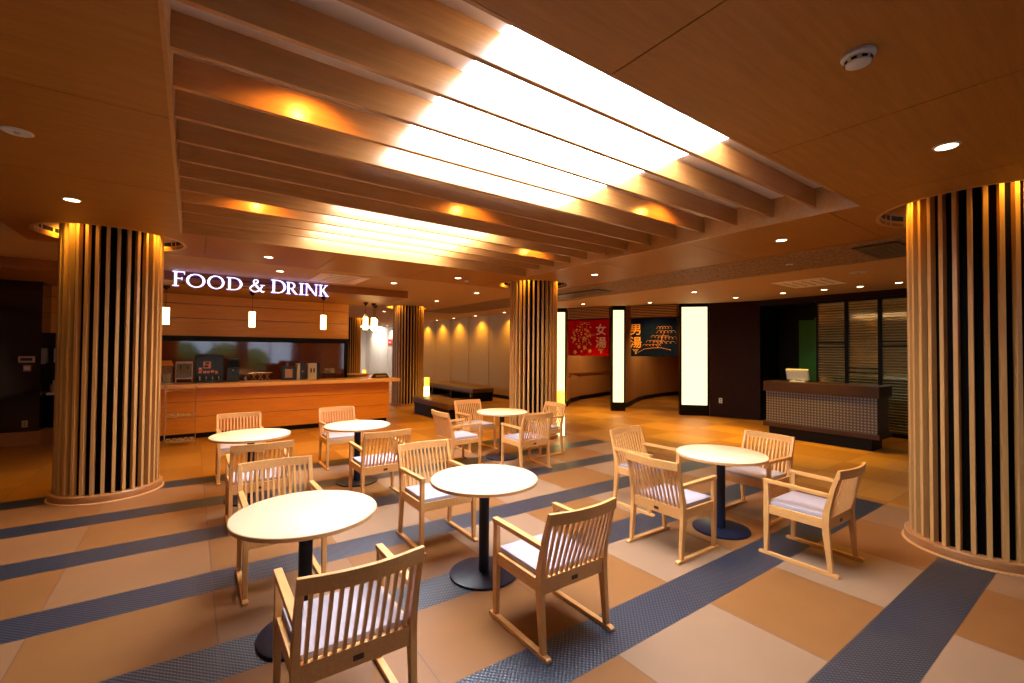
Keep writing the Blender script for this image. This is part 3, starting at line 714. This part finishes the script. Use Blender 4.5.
# ------------------------------------------------------------------ downlights
DL = [(3.74, .70, 'ceiling downlight above the right foreground, beside the smoke detector'), (-.86, 5.34, 'ceiling downlight just before the left slatted column'), (5.40, 2.38, 'ceiling downlight between the beams and the right column'),
 (.85, 7.03, 'ceiling downlight left above the sign, on the wooden ceiling'), (1.16, 8.19, 'ceiling downlight on the pale ceiling just above the DRINK letters'), (5.42, 5.29, 'ceiling downlight right of the middle column on the wooden ceiling'),
 (3.80, 7.01, 'ceiling downlight left of the middle column on the wooden ceiling'), (5.13, 8.60, 'ceiling downlight on the cream ceiling just behind the middle column'), (5.16, 10.65, 'ceiling downlight between the middle and bar-end columns'),
 (3.12, 8.30, 'ceiling downlight on the cream ceiling before the dropped soffit'), (8.58, 8.80, 'ceiling downlight before the red curtain'), (9.64, 7.44, 'ceiling downlight before the blue curtain'),
 (8.65, 5.55, 'ceiling downlight beyond the stone ceiling band, before the light box'), (10.26, 5.52, 'ceiling downlight washing the dark wall beside the widest light box'), (8.66, 3.63, 'ceiling downlight beside the square ceiling vent'),
 (10.24, 4.49, 'ceiling downlight above the left end of the reception desk'), (10.29, 3.74, 'ceiling downlight above the middle of the reception desk'), (10.35, 3.16, 'ceiling downlight above the right end of the reception desk'), (10.29, 2.57, 'ceiling downlight above the lattice screen by the right column'),
 (5.21, 14.71, 'ceiling downlight behind the bar-end column, nearer one'), (5.19, 16.67, 'ceiling downlight behind the bar-end column, farther one')]
for k in range(12):
    yk = (12.43, 14.32, 16.01, 17.5, 19.0, 20.5, 22.0, 23.5, 25.0, 26.4, 10.9, 13.4)[k]
    if k >= 10: continue
    DL.append((8.5, yk, ['first', 'second', 'third', 'fourth', 'fifth', 'sixth', 'added seventh', 'added eighth', 'added ninth', 'added tenth', 'hidden'][k]+' downlight washing the beige panelled wall, counted from the middle column'))
def make_dl():
    d = thing('downlight', '', 'light', group='round ceiling downlights')
    MB().lathe([(.052, -.006), (.064, -.004), (.066, .0), (.066, .006), (.05, .006)], 32, closed=True).build('trim_ring', 'white_plastic', d, smooth=True)
    MB().cyl(0, 0, -.003, .002, .052, seg=28).build('lens', 'downlight_lens', d)
    return d
BOOST = {(8.65, 5.55): 700, (8.58, 8.80): 500, (9.64, 7.44): 230, (8.66, 3.63): 620, (5.42, 5.29): 110, (5.40, 2.38): 90, (3.74, .70): 22, (-.86, 5.34): 40, (5.13, 8.60): 150, (5.16, 10.65): 150,
         (3.12, 8.30): 260, (1.16, 8.19): 240, (.85, 7.03): 120, (3.80, 7.01): 90, (10.26, 5.52): 25, (10.24, 4.49): 14, (10.29, 3.74): 12, (10.35, 3.16): 12, (10.29, 2.57): 14, (5.21, 14.71): 150, (5.19, 16.67): 150}
d0 = None
for x, y, lab in DL:
    if d0 is None: d0 = make_dl(); r = d0; r.location = (x, y, CZ-.001); r['label'] = lab
    else: r = dup(d0, (x, y, CZ-.001), 0, lab)
    wallw = abs(x-8.5) < .01
    E_ = 100 if wallw else BOOST.get((x, y), 80)
    r['_e'] = E_
for r in [o for o in list(COL.objects) if o.name.startswith('downlight')]:
    E_ = r['_e']; del r['_e']
    far = r.location.x > 7.9 and r.location.x < 8.6 and r.location.y > 21  # far ones are added spots, standing in for daylight on the wall
    lamp('bulb', 'SPOT', (0, 0, -.02), E_*(1.3 if far else 1), (1, .85, .65) if far else (1, .60, .03) if E_ > 300 else (1, .50, .035) if r.location.x > 4.9 or r.location.y > 6.5 else (1, .55, .12), r, 82 if E_ > 300 else 125 if E_ > 50 else 100, 1.0 if E_ > 300 else .8, .05)
# small spots between the beams, each aimed at a beam
SP = [(.52, 2.62, 40, 'small spotlight between the beams, near the upper left'), (3.82, 2.62, 40, 'small spotlight between the beams, near their right end'), (.52, 4.83, 35, 'small spotlight between the far beams on the left'), (2.24, 3.72, 35, 'small spotlight hidden between the middle beams'), (3.95, 4.83, 35, 'small spotlight between the far beams on the right')]
for x, y, E_, lab in SP:
    s = thing('beam_spotlight', lab, 'light', (x, y, UZ), 0, 'small spotlights between the beams')
    MB().cyl(0, 0, -.025, 0, .03, seg=20).build('housing', 'white_plastic', s); MB().cyl(0, 0, -.035, -.025, .024, seg=20).build('lens', 'downlight_lens', s)
    lamp('bulb', 'SPOT', (0, 0, -.05), E_*.5, (1, .43, .06), s, 150, .5, .02, (math.radians(25), 0, 0))

# ------------------------------------------------------------------ ceiling fittings
s = thing('smoke_detector', 'round white smoke detector on the wooden ceiling, upper right', 'detector', (2.29, .70, CZ))
MB().lathe([(0, 0), (.062, 0), (.062, -.012), (.05, -.02), (.045, -.042), (.03, -.05), (0, -.05)], 32).build('body', 'white_plastic', s, smooth=True)
v = MB()
for k in range(8): v.box(.043, .049, -.010, .010, -.036, -.026, Matrix.Rotation(k*PI/4, 4, 'Z'))
v.build('vent_slots', 'black_plastic', s)
s = thing('ceiling_speaker', 'pale round ceiling fitting on the dim wooden ceiling at the far left', 'speaker', (-.86, 3.85, CZ))
MB().lathe([(0, -.004), (.045, -.004), (.06, -.008), (.07, -.003), (.07, .0), (0, 0)], 28).build('grille', 'white_plastic', s, smooth=True); MB().cyl(0, 0, -.012, -.004, .015, seg=12).build('centre_cap', 'bottle_plastic', s)
s = thing('ceiling_detector', 'small pale round detector on the ceiling, just left of the middle column', 'detector', (4.05, 7.15, CZ))
MB().lathe([(0, 0), (.05, 0), (.045, -.02), (.02, -.035), (0, -.035)], 24).build('body', 'white_plastic', s, smooth=True); MB().cyl(0, 0, -.045, -.035, .01, seg=10).build('sensor', 'sign_red', s)
def vent(x, y, hx, hy, lab, mat, cat='vent'):
    s = thing('ceiling_vent', lab, cat, (x, y, CZ))
    f = MB(); f.box(-hx, hx, -hy, -hy+.03, -.012, -.001); f.box(-hx, hx, hy-.03, hy, -.012, -.001); f.box(-hx, -hx+.03, -hy+.03, hy-.03, -.012, -.001); f.box(hx-.03, hx, -hy+.03, hy-.03, -.012, -.001)
    f.build('frame', mat, s); MB().box(-hx+.03, hx-.03, -hy+.03, hy-.03, -.008, -.002).build('panel', mat, s)
    n_ = 5; r = MB()
    for q in range(n_): r.box(-hx*.6, hx*.6, -hy*.7+q*hy*1.4/(n_-1)-.008, -hy*.7+q*hy*1.4/(n_-1)+.008, -.012, -.0085)
    r.build('slots', 'grille_grey', s)
vent(9.1, 3.55, .5, .42, 'square pale ceiling vent panel in front of the reception', 'paint_upper')
vent(2.15, 8.45, .42, .5, 'pale square ceiling vent above the bar, between sign and soffit', 'paint_upper')
vent(7.0, 1.85, .5, .22, 'dark vent grille in the stone ceiling band by the right column', 'grille_grey')
vent(7.0, 7.3, .25, .75, 'dark vent grille in the stone ceiling band by the middle column', 'grille_grey')
for (x, y, lab) in ((7.05, 3.0, 'small pale sprinkler in the stone ceiling band'), (8.5, 2.62, 'flat pale round cover on the ceiling near the right column')):
    s = thing('ceiling_sprinkler' if x < 8 else 'ceiling_cover', lab, 'fitting', (x, y, CZ+(.0125 if x < 8 else .001))); q = .05 if x < 8 else .12
    MB().lathe([(0, 0), (q, 0), (q*.9, -.01), (0, -.012)], 24).build('cover', 'white_plastic', s, smooth=True); MB().cyl(0, 0, -.025, -.01, .012, seg=10).build('sensor', 'steel', s)
s = thing('ceiling_light_panel', 'bright white rectangular ceiling light far beyond the bar', 'light', (7.9, 25.2, CZ))
MB().box(-.7, .7, -.6, .6, -.02, -.004).build('diffuser', 'panel_light', s); MB().box(-.74, .74, -.64, .64, -.004, -.001).build('frame', 'white_plastic', s)

# ------------------------------------------------------------------ bath entrances: light boxes, curtains, headers
def lightbox(a, b, z0, z1, lab, side=.045, depth=.22):
    A, B = Vector(a), Vector(b); w_ = (B-A).length; ang = math.atan2(B.y-A.y, B.x-A.x)
    p = thing('light_box', lab, 'light box', ((a[0]+b[0])/2, (a[1]+b[1])/2, 0), ang, 'tall light boxes beside the curtains')
    h = w_/2
    f = MB(); f.box(-h, -h+side, 0, depth, 0, CZ); f.box(h-side, h, 0, depth, 0, CZ); f.box(-h+side, h-side, 0, depth, 0, z0); f.box(-h+side, h-side, 0, depth, z1, CZ); f.box(-h+side, h-side, depth-.02, depth, z0, z1)
    f.build('frame', 'near_black', p); MB().box(-h+side, h-side, .02, .06, z0, z1).build('lit_panel', 'box_light', p)
    return p
lightbox((10.47, 7.13), (10.96, 6.60), .27, 2.83, 'widest glowing light box, right of the blue curtain')
lightbox((9.55, 8.66), (9.84, 8.42), .24, 2.80, 'narrow glowing light box between the red and blue curtains', .04)
lightbox((8.74, 10.26), (9.05, 9.98), .24, 2.80, 'glowing light box beside the middle column, left of the red curtain', .04)

def noren(a, b, mat, name, lab, rev):
    A, B = Vector(a), Vector(b); w_ = (B-A).length; ang = math.atan2(B.y-A.y, B.x-A.x)
    p = thing(name, lab, 'curtain', ((a[0]+b[0])/2, (a[1]+b[1])/2, 0), ang)
    h = w_/2; z0, z1 = 1.52, 2.55
    secs = []; n = 40
    for q in range(n+1):
        u = -h+w_*q/n; y = .008*math.sin(q*.9)
        secs.append([(u, y, z0), (u, y+.004, z0), (u, y+.004, z1), (u, y, z1)])
    MB().loft(secs).build('cloth', mat, p, smooth=True)
    MB().tube([(-h-.05, .0, z1+.012), (h+.05, .0, z1+.012)], .012).build('rod', 'near_black', p)
    # characters: left side for blue, right side for red
    for k, chx in enumerate(rev[0]):
        cu = bpy.data.curves.new('t', 'FONT'); cu.body = chx; cu.size = .33; cu.extrude = .002; cu.offset = .004; cu.align_x = 'CENTER'
        tmpo = bpy.data.objects.new('t', cu); me = bpy.data.meshes.new_from_object(tmpo); bpy.data.objects.remove(tmpo)
        me.materials.clear(); me.materials.append(MATS['pale_print' if mat == 'red_cloth' else 'gold_print'])
        o = bpy.data.objects.new('character', me); COL.objects.link(o); o.parent = p
        o.location = (rev[1]*h, -.014, 2.14-.36*k); o.rotation_euler = (PI/2, 0, 0)
    sm = MB()
    for r_, (wd) in enumerate((.17, .13, .04, .04)):
        n_ = 6 if r_ < 2 else 1
        for q in range(n_):
            u = rev[1]*h - wd/2 + wd*q/max(1, n_); z = 1.70-.035*r_
            sm.box(u, u+wd/n_*.6+(.02 if n_ == 1 else 0), -.014, -.011, z, z+.02)
    sm.build('small_print', 'pale_print', p)
    return p, h
HN = [(9.08, 9.93), (9.56, 8.76)]
p, h = noren(HN[0], HN[1], 'red_cloth', 'red_curtain', 'red entrance curtain with blossoms and Japanese writing', ('女湯', .62))
fm = MB()
def blossom(m, u, z, r, y=-.013):
    for k in range(5):
        a = 2*PI*k/5+u*7
        m.cyl(0, 0, 0, .003, r*.42, seg=10, M=Matrix.Translation((u+r*.6*math.cos(a), y, z+r*.6*math.sin(a))) @ Matrix.Rotation(PI/2, 4, 'X'))
rn = random.Random(5)
for (u0, zt, n_, sp_) in ((-.46, 2.2, 5, .05), (-.33, 2.38, 8, .05), (-.18, 2.5, 13, .07), (-.05, 2.3, 9, .05), (.05, 2.35, 8, .04)):
    for q in range(n_):
        blossom(fm, u0+rn.uniform(-sp_, sp_), max(1.57, zt-q*.07-rn.uniform(0, .03)), rn.uniform(.016, .034))
for (u, z) in ((-.42, 2.0), (-.28, 1.78), (-.1, 1.76), (-.40, 1.62), (-.12, 2.02), (.06, 1.66)): blossom(fm, u, z, .055)
for (u, z, s_) in ((-.1, 2.45, 1), (.08, 2.12, .8), (-.36, 2.25, .7)):
    fm.tube([(u+s_*.16*math.cos(a*.5)*(1 if a < 7 else 1.1), -.012, z+s_*.035*math.sin(a*1.0)) for a in range(13)], .004, 5)
for u0 in (-.18, -.05): fm.tube([(u0+.012*math.sin(q), -.012, 2.45-.07*q) for q in range(10)], .0035, 5)
fm.build('blossom_print', 'gold_print', p)
q_, h2 = noren((9.93, 8.30), (10.45, 7.20), 'blue_cloth', 'blue_curtain', 'dark blue entrance curtain with a pine drawing and Japanese writing', ('男湯', -.78))
pm = MB()
for (cx, cz, rx, rz) in ((.28, 2.28, .16, .07), (.33, 2.17, .2, .07), (.18, 2.05, .2, .06), (.36, 2.0, .2, .07), (.05, 1.92, .2, .06), (.28, 1.88, .24, .07), (-.05, 1.82, .2, .05)):
    for k in range(5):
        ux = cx+(k-2)*rx*.45
        pm.tube([(ux+rx*.3*math.cos(a*PI/8), -.012, cz-.02+rz*math.sin(a*PI/8)) for a in range(9)], .003, 5)
pm.tube([(-.42, -.012, 1.62), (-.25, -.012, 1.72), (-.05, -.012, 1.75), (.2, -.012, 1.76), (.45, -.012, 1.70)], .005, 5)
pm.tube([(.1, -.012, 1.76), (.2, -.012, 1.9), (.22, -.012, 2.05), (.3, -.012, 2.2)], .005, 5)
pm.build('pine_print', 'pink_print', q_)
for (a, b, lab) in ((HN[0], HN[1], 'wooden louvred header above the red curtain'), ((9.93, 8.30), (10.45, 7.20), 'wooden louvred header above the blue curtain')):
    A, B = Vector(a), Vector(b); w_ = (B-A).length; ang = math.atan2(B.y-A.y, B.x-A.x)
    p = thing('louvred_header', lab, 'header', ((a[0]+b[0])/2, (a[1]+b[1])/2, 2.6), ang, 'louvred headers above the curtains')
    m = MB()
    for k in range(7): m.box(-w_/2, w_/2, -.02, .025, .005+k*.044, .026+k*.044)
    m.build('louvre', 'column_wood', p); MB().box(-w_/2, w_/2, .031, .06, 0, .316).build('backing', 'dark_wood', p)
# handrail in the red alcove
hrp = thing('handrail', 'slim wooden handrail on the alcove wall below the red curtain', 'handrail', (11.2, 11.2, 0))
MB().tube([(-1.45, -.62, .93), (-1.0, -.28, .93), (-.4, -.0, .93), (.8, .34, .93), (2.1, .7, .93)], .02, 10).build('rail', 'base_wood', hrp, smooth=True)
for (u, v_) in ((-1.0, -.28), (-.4, 0), (.8, .34)): MB().tube([(u, v_, .93), (u-.02, v_+.09, .90)], .009).build('bracket', 'near_black', hrp)
for x, y in ((10.9, 10.3), (12.2, 9.2)):
    r = dup(d0, (x, y, CZ-.001), 0, 'downlight inside the alcove behind the '+('red' if y > 10 else 'blue')+' curtain'); 
    for ch in list(r.children):
        if ch.type == 'LIGHT': bpy.data.objects.remove(ch)
    lamp('bulb', 'SPOT', (0, 0, -.02), 150, (1, .60, .22), r, 130, .8, .05)

# ------------------------------------------------------------------ reception desk
rd = thing('reception_desk', 'dark reception desk with woven front and recessed base', 'desk', (9.62, 3.52, 0))
MB().box(-.33, .33, -.93, .93, .90, 1.09).build('desktop', 'desk_wood', rd, .005)
MB().box(-.29, .30, -.89, .89, .29, .90).build('body', 'desk_weave', rd)
MB().box(-.33, .33, -.93, .93, .21, .29).build('lower_trim', 'desk_wood', rd, .004)
MB().box(-.24, .26, -.80, .86, 0, .21).build('plinth', 'near_black', rd)
m = thing('cash_register_screen', 'pale tilted touch screen terminal on the reception desk', 'screen', (9.6, 3.93, 1.09), math.radians(8))
RT = Matrix.Rotation(math.radians(-24), 4, 'Y')
MB().box(-.03, .02, -.19, .19, .05, .27, RT).build('display_case', 'white_plastic', m, .008)
MB().box(-.034, -.031, -.17, .17, .07, .25, RT).build('rear_cover', 'ceramic', m); MB().box(-.1, .12, -.13, .13, 0, .025).build('foot', 'white_plastic', m, .005); MB().box(-.05, -.01, -.05, .05, .02, .09).build('neck', 'black_plastic', m)
m = thing('wall_socket', 'white wall socket low on the dark wall left of the reception desk', 'socket', (11.015, 6.325, .42), math.radians(-72.3))
MB().box(-.04, .04, -.012, 0, -.065, .065).build('plate', 'white_plastic', m, .004)
for q in (-.025, .025): MB().box(-.014, .014, -.015, -.012, q-.009, q+.009).build('outlet', 'black_plastic', m)

# ------------------------------------------------------------------ benches and lanterns
def bench(cx, cy, hx, hy, z, lab, nleg):
    p = thing('bench', lab, 'bench', (cx, cy, 0), 0, 'low brown benches')
    MB().box(-hx, hx, -hy, hy, z-.13, z).build('seat', 'bench_leather', p, .015, True)
    if nleg == 0: MB().box(-hx+.03, hx-.03, -hy+.03, hy-.03, 0, z-.131).build('base', 'near_black', p)
    else:
        MB().box(-hx+.02, hx-.02, -hy+.01, hy-.01, z-.17, z-.131).build('frame', 'near_black', p)
        for k in range(nleg):
            y = -hy+.03+(2*hy-.2)*k/(nleg-1); MB().box(-hx+.03, hx-.03, y, y+.14, 0, z-.171).build('leg', 'near_black', p)
bench(5.13, 10.2, .36, 1.0, .42, 'near low brown bench, between the bar end and the middle column', 0)
bench(7.72, 14.75, .40, 2.3, .42, 'far low brown bench along the beige panelled wall', 4)
def lantern(x, y, h, lab, sp=.42):
    p = thing('floor_lantern', lab, 'lamp', (x, y, 0), 0, 'glowing floor lanterns')
    MB().lathe([(.0, .015), (.07, .015), (.076, .02), (.076, h*sp), (.0, h*sp)], 28).build('lower_shade', 'lantern_core', p, smooth=True)
    MB().lathe([(.0, h*sp+.001), (.076, h*sp+.001), (.076, h-.005), (.07, h), (0, h)], 28).build('upper_shade', 'lantern_paper', p, smooth=True)
    MB().cyl(0, 0, 0, .015, .085, seg=28).build('base', 'near_black', p)
lantern(5.41, 11.75, .88, 'yellow glowing floor lantern behind the near brown bench', .72)
lantern(5.87, 6.62, .87, 'yellow glowing floor lantern at the foot of the middle column')
lantern(5.38, 17.3, .87, 'farthest yellow floor lantern, glimpsed above the end of the bar counter')
m = thing('red_wall_sign', 'small red notice on the pale far wall past the bar', 'sign', (8.77, 23.75, 2.05)); MB().box(-.02, 0, -.28, .28, -.16, .16).build('board', 'sign_red', m); MB().box(-.024, -.0205, -.16, .16, -.04, .03).build('notice_text', 'ceramic', m)

# ------------------------------------------------------------------ garden outside the rear windows
struct(MB().box(-12, 18, -16, -5.2, -.15, -.02).build('ground', 'outdoor_stone'))
for k, (x, y, r) in enumerate(((-2.6, -8.2, .95), (-.5, -8.4, .98), (1.6, -8.0, .95), (3.4, -10.2, .8))):
    b = MB(); bmesh.ops.create_icosphere(b.bm, subdivisions=4, radius=r)
    for v in b.bm.verts: v.co *= 1+rn.uniform(-.10, .10); v.co.z *= 1.05
    tag(b.build('garden_bush', 'hedge_leaf', loc=(x, y, r*1.0)), ['leftmost', 'second', 'third', 'rightmost'][k]+' green bush in the garden outside the rear windows', 'bush', 'garden bushes outside the rear windows')

# ------------------------------------------------------------------ world and view
sc = bpy.context.scene
wd = bpy.data.worlds.new('world'); sc.world = wd; wd.use_nodes = True
bg = wd.node_tree.nodes['Background']; bg.inputs['Color'].default_value = (.62, .78, 1, 1); bg.inputs['Strength'].default_value = 2.4
sc.view_settings.view_transform = 'Standard'; sc.view_settings.look = 'None'; sc.view_settings.gamma = 1; sc.view_settings.use_curve_mapping = False
sc.view_settings.exposure = 0.0
sc.cycles.max_bounces = 8; sc.cycles.diffuse_bounces = 4; sc.cycles.glossy_bounces = 4
sc.cycles.use_denoising = True
sc.cycles.sample_clamp_indirect = 6
